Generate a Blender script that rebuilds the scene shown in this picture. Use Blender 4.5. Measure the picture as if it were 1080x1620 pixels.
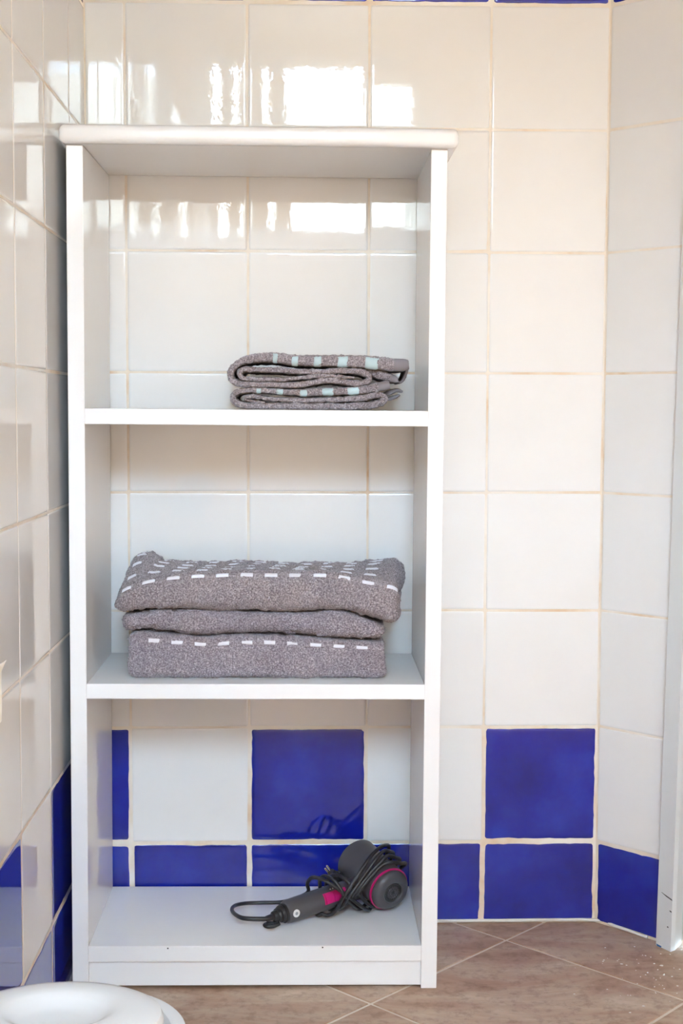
import bpy, bmesh, math, random
import numpy as np
from mathutils import Vector, Matrix
random.seed(7); rng = np.random.default_rng(7)
for o in list(bpy.data.objects): bpy.data.objects.remove(o)
S = bpy.context.scene; C = S.collection
PI = math.pi

# ------------------------------------------------------------------ camera
CAM = Vector((0.3648, -2.2724, 0.8880)); YAW, PIT, ROL = 0.02505, 0.0779, 0.00294
fw = Vector((math.sin(YAW)*math.cos(PIT), math.cos(YAW)*math.cos(PIT), -math.sin(PIT)))
rt = Vector((math.cos(YAW), -math.sin(YAW), 0)); up = rt.cross(fw)
r2 = rt*math.cos(ROL) + up*math.sin(ROL); u2 = -rt*math.sin(ROL) + up*math.cos(ROL)
cam = bpy.data.objects.new('camera', bpy.data.cameras.new('camera')); C.objects.link(cam)
m3 = Matrix((r2, u2, -fw)).transposed()
cam.matrix_world = Matrix.Translation(CAM) @ m3.to_4x4()
cam.data.sensor_fit = 'VERTICAL'; cam.data.sensor_height = 36.0; cam.data.sensor_width = 24.0
cam.data.lens = 2145.2/1620*36; cam.data.clip_start = 0.02
S.camera = cam
# ------------------------------------------------------------------ world, exposure
w = bpy.data.worlds.new('world'); S.world = w; w.use_nodes = True
w.node_tree.nodes['Background'].inputs[0].default_value = (0.60, 0.86, 1.12, 1)
SKY_L = 31.0              # bright overcast sky; it reaches the room through the small high window behind the camera
w.node_tree.nodes['Background'].inputs[1].default_value = SKY_L
S.view_settings.view_transform = 'Standard'; S.view_settings.look = 'None'
S.view_settings.gamma = 1.0; S.view_settings.use_curve_mapping = False
S.view_settings.exposure = 0.93
pl_ = bpy.data.lights.new('window_portal', 'AREA'); pl_.shape = 'RECTANGLE'; pl_.size = .78; pl_.size_y = .66; pl_.cycles.is_portal = True
po_ = bpy.data.objects.new('window_portal', pl_); C.objects.link(po_); po_.location = (.39, -2.985, 1.855); po_.rotation_euler = (PI/2, 0, PI)
# added warm fill lamp, out of view; fills the room by bounce off wall_front
SPOT_W = 175.0
sl_ = bpy.data.lights.new('added_fill_spot', 'SPOT'); sl_.energy = SPOT_W; sl_.color = (1.0, .81, .59); sl_.spot_size = math.radians(110); sl_.spot_blend = .8; sl_.shadow_soft_size = .03
so_ = bpy.data.objects.new('added_fill_spot', sl_); C.objects.link(so_); so_.location = (.45, -1.12, 2.10)
so_.rotation_euler = (Vector((.70, -2.9, .75))-Vector(so_.location)).to_track_quat('-Z', 'Y').to_euler()

# ------------------------------------------------------------------ materials
def mat(name, col, rough=0.5, metal=0.0, spec=0.5, emit=None, es=0):
    m = bpy.data.materials.new(name); m.use_nodes = True
    b = m.node_tree.nodes['Principled BSDF']
    b.inputs['Base Color'].default_value = (*col, 1); b.inputs['Roughness'].default_value = rough
    b.inputs['Metallic'].default_value = metal; b.inputs['Specular IOR Level'].default_value = spec
    if emit:
        b.inputs['Emission Color'].default_value = (*emit, 1); b.inputs['Emission Strength'].default_value = es
    return m
class N:
    def __init__(s, m): s.m = m; s.t = m.node_tree; s.b = s.t.nodes['Principled BSDF']
    def n(s, typ, **k):
        x = s.t.nodes.new(typ)
        for a, v in k.items(): setattr(x, a, v)
        return x
    def l(s, a, b): s.t.links.new(a, b)
    def coord(s, rnd=False, scale=(1, 1, 1), kind='Object'):
        tc = s.n('ShaderNodeTexCoord'); mp = s.n('ShaderNodeMapping'); mp.inputs['Scale'].default_value = scale
        s.l(tc.outputs[kind], mp.inputs['Vector'])
        if rnd:
            oi = s.n('ShaderNodeObjectInfo'); mu = s.n('ShaderNodeMath', operation='MULTIPLY'); mu.inputs[1].default_value = 37.0
            s.l(oi.outputs['Random'], mu.inputs[0]); s.l(mu.outputs[0], mp.inputs['Location'])
        return mp.outputs[0]
    def noise(s, vec, scale, detail=2, rough=.5, dist=0):
        x = s.n('ShaderNodeTexNoise'); x.inputs['Scale'].default_value = scale; x.inputs['Detail'].default_value = detail
        x.inputs['Roughness'].default_value = rough; x.inputs['Distortion'].default_value = dist
        s.l(vec, x.inputs['Vector']); return x.outputs['Fac']
    def ramp(s, fac, stops):
        r = s.n('ShaderNodeValToRGB'); e = r.color_ramp.elements
        while len(e) > 1: e.remove(e[0])
        e[0].position = stops[0][0]; e[0].color = (*stops[0][1], 1)
        for p, c in stops[1:]:
            q = e.new(p); q.color = (*c, 1)
        s.l(fac, r.inputs[0]); return r.outputs[0]
    def bump(s, h, strength, dist, prev=None):
        x = s.n('ShaderNodeBump'); x.inputs['Strength'].default_value = strength; x.inputs['Distance'].default_value = dist
        s.l(h, x.inputs['Height'])
        if prev is not None: s.l(prev, x.inputs['Normal'])
        return x.outputs[0]

def tile_mat(name, stops, rough, nstrength=1.0):
    m = mat(name, stops[0][1], rough, spec=.68); k = N(m); v = k.coord(True)
    col = k.ramp(k.noise(v, 9, 4, .6), stops); k.l(col, k.b.inputs['Base Color'])
    a = k.bump(k.noise(v, 8, 1), .5*nstrength, .00022)
    a = k.bump(k.noise(v, 110, 2), .5*nstrength, .00006, a)
    k.l(a, k.b.inputs['Normal']); return m
M = {}
M['tile_white'] = tile_mat('white glazed tile', [(.3, (.86, .85, .835)), (.7, (.885, .875, .86))], .012)
M['tile_blue'] = tile_mat('cobalt glazed tile', [(.3, (.007, .012, .22)), (.5, (.008, .017, .30)), (.75, (.012, .036, .40))], .05)
def grout_mat(name, stops, scale=8):
    m = mat(name, stops[0][1], .35); k = N(m); v = k.coord()
    col = k.ramp(k.noise(v, scale, 4, .6), stops); k.l(col, k.b.inputs['Base Color'])
    k.l(k.bump(k.noise(v, 400, 2), .4, .0005), k.b.inputs['Normal']); return m
M['grout'] = grout_mat('beige tile grout', [(.30, (.72, .50, .30)), (.43, (.82, .71, .58)), (.6, (.87, .82, .75))])
M['floor_grout'] = grout_mat('floor grout', [(.3, (.58, .46, .37)), (.7, (.78, .69, .58))])
M['plaster_warm'] = mat('ochre plaster', (.50, .38, .27), .8)
m = mat('painted plaster', (.88, .87, .85), .8); k = N(m); v = k.coord()
k.l(k.bump(k.noise(v, 120, 3), .3, .001), k.b.inputs['Normal']); M['plaster'] = m
m = mat('ceiling wood', (.50, .36, .22), .6); k = N(m); v = k.coord(scale=(1, 12, 1))
k.l(k.ramp(k.noise(v, 6, 4), [(.3, (.34, .22, .12)), (.7, (.50, .34, .19))]), k.b.inputs['Base Color']); M['ceiling'] = m
# white gloss paint brushed on wood
m = mat('white gloss paint', (.945, .95, .955), .07); k = N(m); v = k.coord(scale=(1, 1, .12))
k.l(k.bump(k.noise(v, 160, 3, .6), .3, .00015), k.b.inputs['Normal'])
M['paint'] = m
m = mat('white gloss paint, level', (.945, .95, .955), .16); k = N(m); v = k.coord(scale=(.12, 1, 1))
k.l(k.bump(k.noise(v, 160, 3, .6), .3, .0002), k.b.inputs['Normal'])
M['paint_h'] = m
m = mat('old white door paint', (.74, .76, .76), .35); k = N(m); v = k.coord(scale=(1, 1, .2))
a = k.bump(k.noise(v, 50, 4), .3, .001); k.l(a, k.b.inputs['Normal']); M['door_paint'] = m
# floor: brown stone-look ceramic
m = mat('brown stone-look floor tile', (.3, .2, .15), .42); k = N(m); v = k.coord(True, scale=(1, 3.2, 1))
n1 = k.noise(v, 5, 6, .65, .6); c1 = k.ramp(n1, [(.30, (.33, .185, .115)), (.45, (.43, .27, .18)), (.58, (.49, .35, .25)), (.75, (.64, .50, .39))])
v2 = k.coord(True); n2 = k.noise(v2, 55, 4, .7)
c2 = k.ramp(n2, [(.35, (.62, .55, .5)), (.5, (1, 1, 1)), (.72, (1.12, 1.08, 1.05))])
mx = k.n('ShaderNodeMix', data_type='RGBA', blend_type='MULTIPLY'); mx.inputs[0].default_value = .6
k.l(c1, mx.inputs[6]); k.l(c2, mx.inputs[7]); k.l(mx.outputs[2], k.b.inputs['Base Color'])
a = k.bump(n1, .5, .0015); a = k.bump(n2, .3, .0006, a); k.l(a, k.b.inputs['Normal'])
M['floor_tile'] = m
def terry(name, lo, mid, hi):
    m = mat(name, mid, .95, spec=.15); k = N(m); v = k.coord()
    vo = k.n('ShaderNodeTexVoronoi'); vo.inputs['Scale'].default_value = 620; k.l(v, vo.inputs['Vector'])
    n1 = k.noise(v, 420, 3, .7); n2 = k.noise(v, 14, 3)
    c1 = k.ramp(n1, [(.30, lo), (.5, mid), (.68, hi)])
    c2 = k.ramp(n2, [(.3, (.90, .90, .93)), (.7, (1.06, 1.03, 1.0))])
    mx = k.n('ShaderNodeMix', data_type='RGBA', blend_type='MULTIPLY'); mx.inputs[0].default_value = 1
    k.l(c1, mx.inputs[6]); k.l(c2, mx.inputs[7]); k.l(mx.outputs[2], k.b.inputs['Base Color'])
    a = k.bump(vo.outputs['Distance'], .8, .0012); a = k.bump(n1, .8, .0012, a); k.l(a, k.b.inputs['Normal'])
    k.b.inputs['Sheen Weight'].default_value = .25; k.b.inputs['Sheen Roughness'].default_value = .5
    return m
M['terry'] = terry('grey terry cloth', (.13, .116, .138), (.315, .277, .312), (.62, .57, .61))
M['terry_warm'] = terry('warm grey terry cloth', (.13, .114, .124), (.33, .286, .302), (.63, .565, .58))
def weave(name, col, rough=.7, spec=.3):
    m = mat(name, col, rough, spec=spec); k = N(m); v = k.coord()
    wv = k.n('ShaderNodeTexWave'); wv.inputs['Scale'].default_value = 500; k.l(v, wv.inputs['Vector'])
    k.l(k.bump(wv.outputs['Fac'], .3, .0003), k.b.inputs['Normal']); return m
M['hem'] = weave('flat woven grey hem', (.26, .235, .25))
M['dash_white'] = weave('white woven dash', (.85, .86, .92), .5)
M['dash_satin'] = weave('pale blue-green satin dash', (.52, .66, .68), .28, .6)
def plastic(name, col, rough, bs=.15):
    m = mat(name, col, rough); k = N(m); v = k.coord()
    k.l(k.bump(k.noise(v, 900, 2), bs, .0002), k.b.inputs['Normal']); return m
M['dryer_grey'] = plastic('matt anthracite plastic', (.072, .069, .077), .40)
M['dryer_black'] = plastic('black rubbery plastic', (.016, .017, .020), .45)
M['cord'] = plastic('black rubber cord', (.018, .020, .024), .38)
M['magenta'] = plastic('magenta plastic', (.58, .012, .16), .32, .05)
M['metal'] = mat('nickel pin', (.72, .68, .6), .25, 1.0)
M['sticker'] = mat('white sticker', (.8, .8, .8), .4)
M['ink'] = mat('grey print', (.3, .32, .35), .5)
M['bin'] = plastic('white bin plastic', (.78, .80, .82), .16, .03)
M['paper'] = mat('white tissue paper', (.86, .86, .85), .9, spec=.1)
M['chrome'] = mat('chrome', (.8, .8, .8), .1, 1.0)
M['card'] = mat('cardboard core', (.45, .35, .25), .9)
M['blue_paint'] = mat('blue paint drip', (.03, .15, .42), .5)
M['chip'] = mat('dark chip in paint', (.05, .05, .05), .8)
M['speck'] = mat('white paint speck', (.75, .73, .70), .5)

# ------------------------------------------------------------------ helpers
def link(o, parent=None):
    C.objects.link(o)
    if parent is not None: o.parent = parent
    return o
def mo(name, verts, faces, m, parent=None, smooth=False, mats=None, midx=None):
    me = bpy.data.meshes.new(name); me.from_pydata([tuple(v) for v in verts], [], faces)
    for x in (mats or [m]): me.materials.append(x)
    if midx: me.polygons.foreach_set('material_index', midx)
    if smooth: me.polygons.foreach_set('use_smooth', [True]*len(me.polygons))
    me.update(); return link(bpy.data.objects.new(name, me), parent)
def bmo(name, bm, m, parent=None, smooth=False):
    bmesh.ops.recalc_face_normals(bm, faces=bm.faces)
    me = bpy.data.meshes.new(name); bm.to_mesh(me); bm.free(); me.materials.append(m)
    if smooth: me.polygons.foreach_set('use_smooth', [True]*len(me.polygons))
    return link(bpy.data.objects.new(name, me), parent)
def tag(o, label=None, cat=None, group=None, kind=None):
    for a, b in (('label', label), ('category', cat), ('group', group), ('kind', kind)):
        if b: o[a] = b
    return o
def thing(name, label, cat, loc=(0, 0, 0), group=None):
    o = bpy.data.objects.new(name, None); o.location = loc; o.empty_display_size = .05; link(o)
    return tag(o, label, cat, group)
def box(name, a, b, m, parent=None, bev=0.0, seg=2):
    bm = bmesh.new(); bmesh.ops.create_cube(bm, size=1)
    for v in bm.verts: v.co = Vector([(a[i]+b[i])/2 + v.co[i]*(b[i]-a[i]) for i in range(3)])
    if bev: bmesh.ops.bevel(bm, geom=list(bm.edges), offset=bev, segments=seg, affect='EDGES', profile=.5)
    return bmo(name, bm, m, parent)
def prism(name, poly0, poly1, z0, z1, m, parent=None):
    n = len(poly0); vs = [(*p, z0) for p in poly0] + [(*p, z1) for p in poly1]
    fs = [tuple(range(n))[::-1], tuple(range(n, 2*n))] + [(i, (i+1) % n, (i+1) % n+n, i+n) for i in range(n)]
    o = mo(name, vs, fs, m, parent); bm = bmesh.new(); bm.from_mesh(o.data)
    bmesh.ops.recalc_face_normals(bm, faces=bm.faces); bm.to_mesh(o.data); bm.free(); return o
def frame(axis):
    a = Vector(axis).normalized(); t = Vector((0, 0, 1)) if abs(a.z) < .9 else Vector((1, 0, 0))
    x = t.cross(a).normalized(); y = a.cross(x); return a, x, y
def lathe(name, prof, origin, axis, m, parent=None, n=48, smooth=True, xref=None, sx=1, sy=1):
    a, x, y = frame(axis)
    if xref is not None:
        x = (Vector(xref) - a*Vector(xref).dot(a)).normalized(); y = a.cross(x)
    vs = []; fs = []; o = Vector(origin)
    for (r, h) in prof:
        for i in range(n):
            t = 2*PI*i/n; vs.append(o + a*h + x*(r*sx*math.cos(t)) + y*(r*sy*math.sin(t)))
    for j in range(len(prof)-1):
        for i in range(n): fs.append((j*n+i, j*n+(i+1) % n, (j+1)*n+(i+1) % n, (j+1)*n+i))
    if prof[0][0] > 1e-5: fs.append(tuple(range(n))[::-1])
    if prof[-1][0] > 1e-5: fs.append(tuple(range((len(prof)-1)*n, len(prof)*n)))
    ob = mo(name, vs, fs, m, parent, smooth)
    bm = bmesh.new(); bm.from_mesh(ob.data); bmesh.ops.remove_doubles(bm, verts=bm.verts, dist=1e-6)
    bmesh.ops.recalc_face_normals(bm, faces=bm.faces)
    for e in bm.edges:
        if len(e.link_faces) == 2 and e.calc_face_angle(0) > .6: e.smooth = False
    bm.to_mesh(ob.data); bm.free(); return ob
def catmull(pts, k=8, closed=False):
    P = [Vector(p) for p in pts]; out = []
    n = len(P); rngi = range(n) if closed else range(n-1)
    for i in rngi:
        p0 = P[(i-1) % n] if closed else P[max(i-1, 0)]; p1 = P[i]; p2 = P[(i+1) % n]
        p3 = P[(i+2) % n] if closed else P[min(i+2, n-1)]
        for j in range(k):
            t = j/k
            out.append(.5*((2*p1)+(-p0+p2)*t+(2*p0-5*p1+4*p2-p3)*t*t+(-p0+3*p1-3*p2+p3)*t**3))
    if not closed: out.append(P[-1])
    return out
def tube(name, pts, r, m, parent=None, k=8, n=12, closed=False):
    P = catmull(pts, k, closed); vs = []; fs = []; L = len(P)
    T = [(P[(i+1) % L]-P[i-1] if closed else P[min(i+1, L-1)]-P[max(i-1, 0)]).normalized() for i in range(L)]
    nx = T[0].orthogonal().normalized()
    for i in range(L):
        nx = (nx - T[i]*nx.dot(T[i])).normalized(); by = T[i].cross(nx)
        rr = r(i/(L-1)) if callable(r) else r
        for j in range(n):
            a = 2*PI*j/n; vs.append(P[i]+nx*rr*math.cos(a)+by*rr*math.sin(a))
    for i in range(L if closed else L-1):
        for j in range(n):
            q = (i+1) % L; fs.append((i*n+j, i*n+(j+1) % n, q*n+(j+1) % n, q*n+j))
    if not closed: fs += [tuple(range(n))[::-1], tuple(range((L-1)*n, L*n))]
    return mo(name, vs, fs, m, parent, True)
def grid(name, P, m, parent=None, closed_v=True, mats=None, midx=None):
    nu, nv, _ = P.shape; idx = np.arange(nu*nv).reshape(nu, nv)
    A = idx[:-1, :]; B = idx[1:, :]
    if closed_v: A2 = np.roll(A, -1, 1); B2 = np.roll(B, -1, 1)
    else: A, A2, B, B2 = A[:, :-1], A[:, 1:], B[:, :-1], B[:, 1:]
    F = np.stack([A, A2, B2, B], -1).reshape(-1, 4)
    me = bpy.data.meshes.new(name); me.vertices.add(nu*nv); me.vertices.foreach_set('co', P.reshape(-1).astype('f'))
    nf = len(F); me.loops.add(nf*4); me.loops.foreach_set('vertex_index', F.reshape(-1).astype('i'))
    me.polygons.add(nf); me.polygons.foreach_set('loop_start', (np.arange(nf)*4).astype('i'))
    me.polygons.foreach_set('use_smooth', np.ones(nf, bool))
    for x in (mats or [m]): me.materials.append(x)
    if midx is not None: me.polygons.foreach_set('material_index', midx.reshape(-1).astype('i'))
    me.update(calc_edges=True); me.validate()
    return link(bpy.data.objects.new(name, me), parent)

# ------------------------------------------------------------------ tiles
def rrect(w, h, r, seg=2):
    pts = []
    for cx, cz, a0 in ((w/2-r, h/2-r, 0), (-w/2+r, h/2-r, 90), (-w/2+r, -h/2+r, 180), (w/2-r, -h/2+r, 270)):
        for i in range(seg+1):
            a = math.radians(a0+90*i/seg); pts.append((cx+r*math.cos(a), cz+r*math.sin(a)))
    return pts
def ring_mesh(name, loops, m):
    n = len(loops[0]); vs = [p for L in loops for p in L]
    fs = [(j*n+i, j*n+(i+1) % n, (j+1)*n+(i+1) % n, (j+1)*n+i) for j in range(len(loops)-1) for i in range(n)]
    fs.append(tuple(range((len(loops)-1)*n, len(loops)*n)))
    me = bpy.data.meshes.new(name); me.from_pydata(vs, [], fs); me.materials.append(m)
    bm = bmesh.new(); bm.from_mesh(me); bmesh.ops.recalc_face_normals(bm, faces=bm.faces); bm.to_mesh(me); bm.free()
    me.polygons.foreach_set('use_smooth', [True]*len(me.polygons)); me.update(); return me
TC = {}
def tile_mesh(w, h, blue):
    var = random.randrange(4) if blue else 0
    key = (round(w, 4), round(h, 4), blue, var)
    if key in TC: return TC[key]
    gap = .0060 if blue else .0022
    W, H = w-gap, h-gap; loops = []
    if blue:
        base = []
        r = .004
        for p, q in zip(rrect(W, H, r, 3), rrect(W, H, r, 3)[1:]+rrect(W, H, r, 3)[:1]):
            L = math.hypot(q[0]-p[0], q[1]-p[1]); k_ = max(1, int(L/.009))
            for i in range(k_): base.append((p[0]+(q[0]-p[0])*i/k_, p[1]+(q[1]-p[1])*i/k_))
        n = len(base); ph = [random.uniform(0, 6.28) for _ in range(4)]
        jit = [.0006*math.sin(i/n*2*PI*3+ph[0])+.0005*math.sin(i/n*2*PI*11+ph[1])+random.uniform(-.0005, .0005) for i in range(n)]
        for d, y in ((0, .003), (.0003, .0012), (.0012, .0004), (.0028, .00005), (.006, 0), (.009, 0)):
            L = []
            for (x, z), j in zip(base, jit):
                l = math.hypot(x/W, z/H); L.append((x*(1-2*(d+abs(j)*.9+j*.3)/W), y, z*(1-2*(d+abs(j)*.9+j*.3)/H)))
            loops.append(L)
    else:
        for d, y in ((0, .003), (.0002, .0014), (.0009, .0005), (.0020, .0001), (.0042, 0), (.0070, 0)):
            loops.append([(x, y, z) for x, z in rrect(W-2*d, H-2*d, max(.0035-d, .0006), 2)])
    me = ring_mesh('blue_tile' if blue else 'white_tile', loops, M['tile_blue' if blue else 'tile_white'])
    TC[key] = me; return me
ZR = [0, .1435] + [.1435+.2*i for i in range(1, 9)]   # row boundaries: 0, .1435, .3435 ... 1.7435
def tile(wall, u0, u1, z0, z1, blue, tilt=.0022):
    me = tile_mesh(u1-u0, z1-z0, blue); o = bpy.data.objects.new('blue_tile' if blue else 'white_tile', me)
    C.objects.link(o); o.parent = wall; o.location = ((u0+u1)/2, random.uniform(-.0002, .0002), (z0+z1)/2)
    o.rotation_euler = (random.gauss(0, tilt), 0, random.gauss(0, tilt)); return o
def wall(name, L, extra_u0=0, extra_u1=0):
    # local frame: u along +X, face looks to -Y, z up. grout bed to 1.7435, plaster above to 2.4
    u0, u1 = -extra_u0, L+extra_u1; f = .0006; t = .09; zt = 1.7435
    vs = []; 
    for x in (u0, u1):
        for y, z in ((f, -.02), (f, zt), (-.0005, zt), (-.0005, 2.25), (t, 2.25), (t, -.02)): vs.append((x, y, z))
    fs = [(i, (i+1) % 6, (i+1) % 6+6, i+6) for i in range(6)] + [tuple(range(6))[::-1], tuple(range(6, 12))]
    o = mo(name, vs, fs, None, mats=[M['grout'], M['plaster_warm']], midx=[0, 1, 1, 1, 1, 1, 1, 1])
    bm = bmesh.new(); bm.from_mesh(o.data); bmesh.ops.recalc_face_normals(bm, faces=bm.faces); bm.to_mesh(o.data); bm.free()
    return tag(o, kind='structure')
XC = .861
# back wall
wb = wall('wall_back', XC, .09, .06)
cols = [0, .0656, .2656, .4656, .6656, XC]
for r in range(9):
    for c in range(5):
        blue = r == 0 or r == 8 or (r == 1 and c in (0, 2, 4))
        tile(wb, cols[c], cols[c+1], ZR[r], ZR[r+1], blue)
# left wall, slightly out of plumb; local X runs from the corner toward the camera
wl = wall('wall_left', 2.9, 0, .05)
wl.rotation_euler = (0, 0, PI/2)      # local X -> world +Y ; we want -Y, so mirror by placing from the far end
lean = .0055
wl.matrix_world = Matrix(((0, -1, lean, -lean*.85), (1, 0, 0, -2.9), (0, 0, 1, 0), (0, 0, 0, 1)))
wl_len = 2.9
lc = [0, .1486] + [.1486+.2*i for i in range(1, 11)]
for r in range(9):
    for c in range(len(lc)-1):
        blue = r == 0 or r == 8 or (r == 1 and c % 2 == 1)
        tile(wl, wl_len-lc[c+1], wl_len-lc[c], ZR[r], ZR[r+1], blue, .0012)
# angled wall at 45 degrees on the right
wa = wall('wall_angled', .150, .0, 0)
wa.location = (XC, 0, 0); wa.rotation_euler = (0, 0, -PI/4)
wa_end = .144
for r in range(9):
    tile(wa, 0.001, wa_end, ZR[r], ZR[r+1], r == 0 or r == 8, .0015)

# rest of the room
DX, DY = .7071, -.7071
def on_a(s, n=0): return (XC+DX*s-.7071*n, DY*s-.7071*n)   # point on angled wall line, n = out into the room
E1 = on_a(.97)     # far end of the angled wall
XR = E1[0]; YF = -2.9
def lintel(name, zlo, s0, s1):
    p = [on_a(s0, -.003), on_a(s1, -.003), on_a(s1, -.09), on_a(s0, -.09)]
    return tag(prism(name, p, p, zlo, 2.25, M['plaster']), kind='structure')
lintel('trim_2', 2.06, .15, .97)
def slab_wall(name, a, b): return tag(box(name, a, b, M['plaster']), kind='structure')
WX0, WX1, WZ0, WZ1 = -.0+.005, .775, 1.53, 2.18
PX0, PX1, PZ0, PZ1 = .012, 1.535, .06, 1.50
slab_wall('wall_right', (XR, YF, -.02), (XR+.09, E1[1]+.02, 2.25))
bm = bmesh.new()
for a, b in (((WX0, PZ0), (PX1, 0)),): pass
def wpiece(x0, x1, z0, z1):
    r = bmesh.ops.create_cube(bm, size=1)
    for v in r['verts']: v.co = Vector(((x0+x1)/2+v.co.x*(x1-x0), YF-.045+v.co.y*.09, (z0+z1)/2+v.co.z*(z1-z0)))
wpiece(-.09, XR+.09, -.02, WZ0); wpiece(-.09, WX0, WZ0, WZ1); wpiece(WX1, XR+.09, WZ0, WZ1); wpiece(-.09, XR+.09, WZ1, 2.25)
tag(bmo('wall_front', bm, M['plaster']), kind='structure')
box_c = tag(box('ceiling', (-.09, YF-.09, 2.25), (XR+.09, .09, 2.30), M['ceiling']), kind='structure')

# windows (behind and beside the camera, seen only as reflections and light)
wf = tag(bpy.data.objects.new('window_1', None), kind='structure'); link(wf)
def fr(parent, name, x0, x1, z0, z1, y0=YF-.055, y1=YF-.02): return box(name, (x0, y0, z0), (x1, y1, z1), M['paint'], parent, .003)
fr(wf, 'window_frame', WX0, WX1, WZ0, WZ0+.018); fr(wf, 'window_frame', WX0, WX1, WZ1-.02, WZ1)
fr(wf, 'window_frame', WX1-.018, WX1, WZ0, WZ1); fr(wf, 'mullion', .582, .602, WZ0, WZ1)
for a, b in ((WX0, .022), (.054, .100), (.122, .205), (.228, .29)): fr(wf, 'shutter_slat', a, b, WZ0, WZ1)
fr(wf, 'window_blind', .60, WX1, 2.085, WZ1)
# made-up fixture for the added fill lamp, out of view
cs_ = bpy.data.objects.new('fill_spot_fixture', None); link(cs_, box_c); cs_.location = (.45, -1.06, 2.25)
d_s = (Vector((.70, -2.9, .75))-Vector((.45, -1.12, 2.10))).normalized()
lathe('fill_spot_rose', [(0, 0), (.04, 0), (.04, -.012), (.03, -.018), (0, -.018)], (0, 0, 0), (0, 0, 1), M['paint'], cs_, 32)
tube('arm', [(0, 0, -.015), (0, .0, -.06), (0, -.005, -.10), (0, -.015, -.135)], .006, M['paint'], cs_)
lathe('fill_spot_shade', [(0, -.06), (.022, -.058), (.032, -.03), (.040, .035), (.038, .035), (.030, -.025), (0, -.04)], (0, -.045, -.150), d_s, M['paint'], cs_, 32)

# outside: the yard, and an unseen pale house added to hide the lowest sky
M['yard'] = mat('yard paving', (.42, .36, .30), .9); M['house'] = mat('cream render of the added house', (.74, .62, .50), .9)
tag(box('ground', (-30, -40, -.2), (30, YF-.12, -.1), M['yard']), kind='structure')
hs = bpy.data.objects.new('added_house', None); link(hs); hs.location = (0, -12.5, -.1); tag(hs, kind='structure')
box('added_house_wall', (-14, -2, 0), (14, 0, 4.5), M['house'], hs)

# floor with diagonal tiles
room = [(0, YF), (XR, YF), (XR, E1[1]), (XC, 0), (0, 0)]
fl = tag(prism('floor', [(-.09, YF-.09), (XR+.09, YF-.09), (XR+.09, .09), (-.09, .09)],
    [(-.09, YF-.09), (XR+.09, YF-.09), (XR+.09, .09), (-.09, .09)], -.06, -.0015, M['floor_grout']), kind='structure')
def clip(poly, a, b):
    out = []
    side = lambda p: (b[0]-a[0])*(p[1]-a[1])-(b[1]-a[1])*(p[0]-a[0])
    for i in range(len(poly)):
        p, q = poly[i], poly[(i+1) % len(poly)]; sp, sq = side(p), side(q)
        if sp >= 0: out.append(p)
        if sp*sq < 0:
            t = sp/(sp-sq); out.append((p[0]+(q[0]-p[0])*t, p[1]+(q[1]-p[1])*t))
    return out
PF = .335; ox, oy = .6964, -.0777; ex = (.7071, -.7071); ey = (.7071, .7071)
for i in range(-8, 9):
    for j in range(-9, 6):
        g = .0026; q = []
        for a, b in ((g, g), (PF-g, g), (PF-g, PF-g), (g, PF-g)):
            U, V = i*PF+a, j*PF+b; q.append((ox+ex[0]*U+ey[0]*V, oy+ex[1]*U+ey[1]*V))
        area = sum(q[k_][0]*q[(k_+1) % 4][1]-q[(k_+1) % 4][0]*q[k_][1] for k_ in range(4))
        if area < 0: q = q[::-1]
        for k_ in range(5):
            q = clip(q, room[k_], room[(k_+1) % 5])
            if len(q) < 3: break
        if len(q) < 3: continue
        A = abs(sum(q[k_][0]*q[(k_+1) % len(q)][1]-q[(k_+1) % len(q)][0]*q[k_][1] for k_ in range(len(q))))/2
        if A < 2e-4: continue
        cx = sum(p[0] for p in q)/len(q); cy = sum(p[1] for p in q)/len(q)
        ins = lambda d, z: [(p[0]+(cx-p[0])*d, p[1]+(cy-p[1])*d, z) for p in q]
        lo, mid_, hi = ins(0, -.004), ins(0, -.0008), ins(.006, 0)
        n = len(q); vs = [(x-cx, y-cy, z) for x, y, z in lo+mid_+hi]
        fs = [(a*n+k_, a*n+(k_+1) % n, (a+1)*n+(k_+1) % n, (a+1)*n+k_) for a in (0, 1) for k_ in range(n)]+[tuple(range(2*n, 3*n))]
        o = mo('floor_tile', vs, fs, M['floor_tile'], fl); o.location = (cx, cy, 0)
        bm = bmesh.new(); bm.from_mesh(o.data); bmesh.ops.recalc_face_normals(bm, faces=bm.faces); bm.to_mesh(o.data); bm.free()
# cream sealing bead where the tiles meet the floor
tube('grout_bead', [(0.57, -.001, .0035), (.70, -.0015, .0038), (XC-.004, -.002, .004), (XC+.03, -.032, .004), (.934, -.0765, .003)], .0030, M['speck'], fl, 6, 8)
# paint specks on the floor by the door
bm = bmesh.new()
for i in range(90):
    x = random.gauss(.915, .07); y = random.gauss(-.225, .06)
    if x < .7 or x > 1.08: continue
    rr = random.uniform(.0005, .0016) * (1.8 if i % 12 == 0 else 1)
    r = bmesh.ops.create_cone(bm, segments=7, radius1=rr, radius2=rr*.5, depth=.0006, cap_ends=True)
    for v in r['verts']: v.co = Vector((v.co.x*random.uniform(.8, 1.5)+x, v.co.y+y, v.co.z+.0004))
sp = bmo('paint_specks', bm, M['speck'], fl); sp['kind'] = 'stuff'

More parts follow.
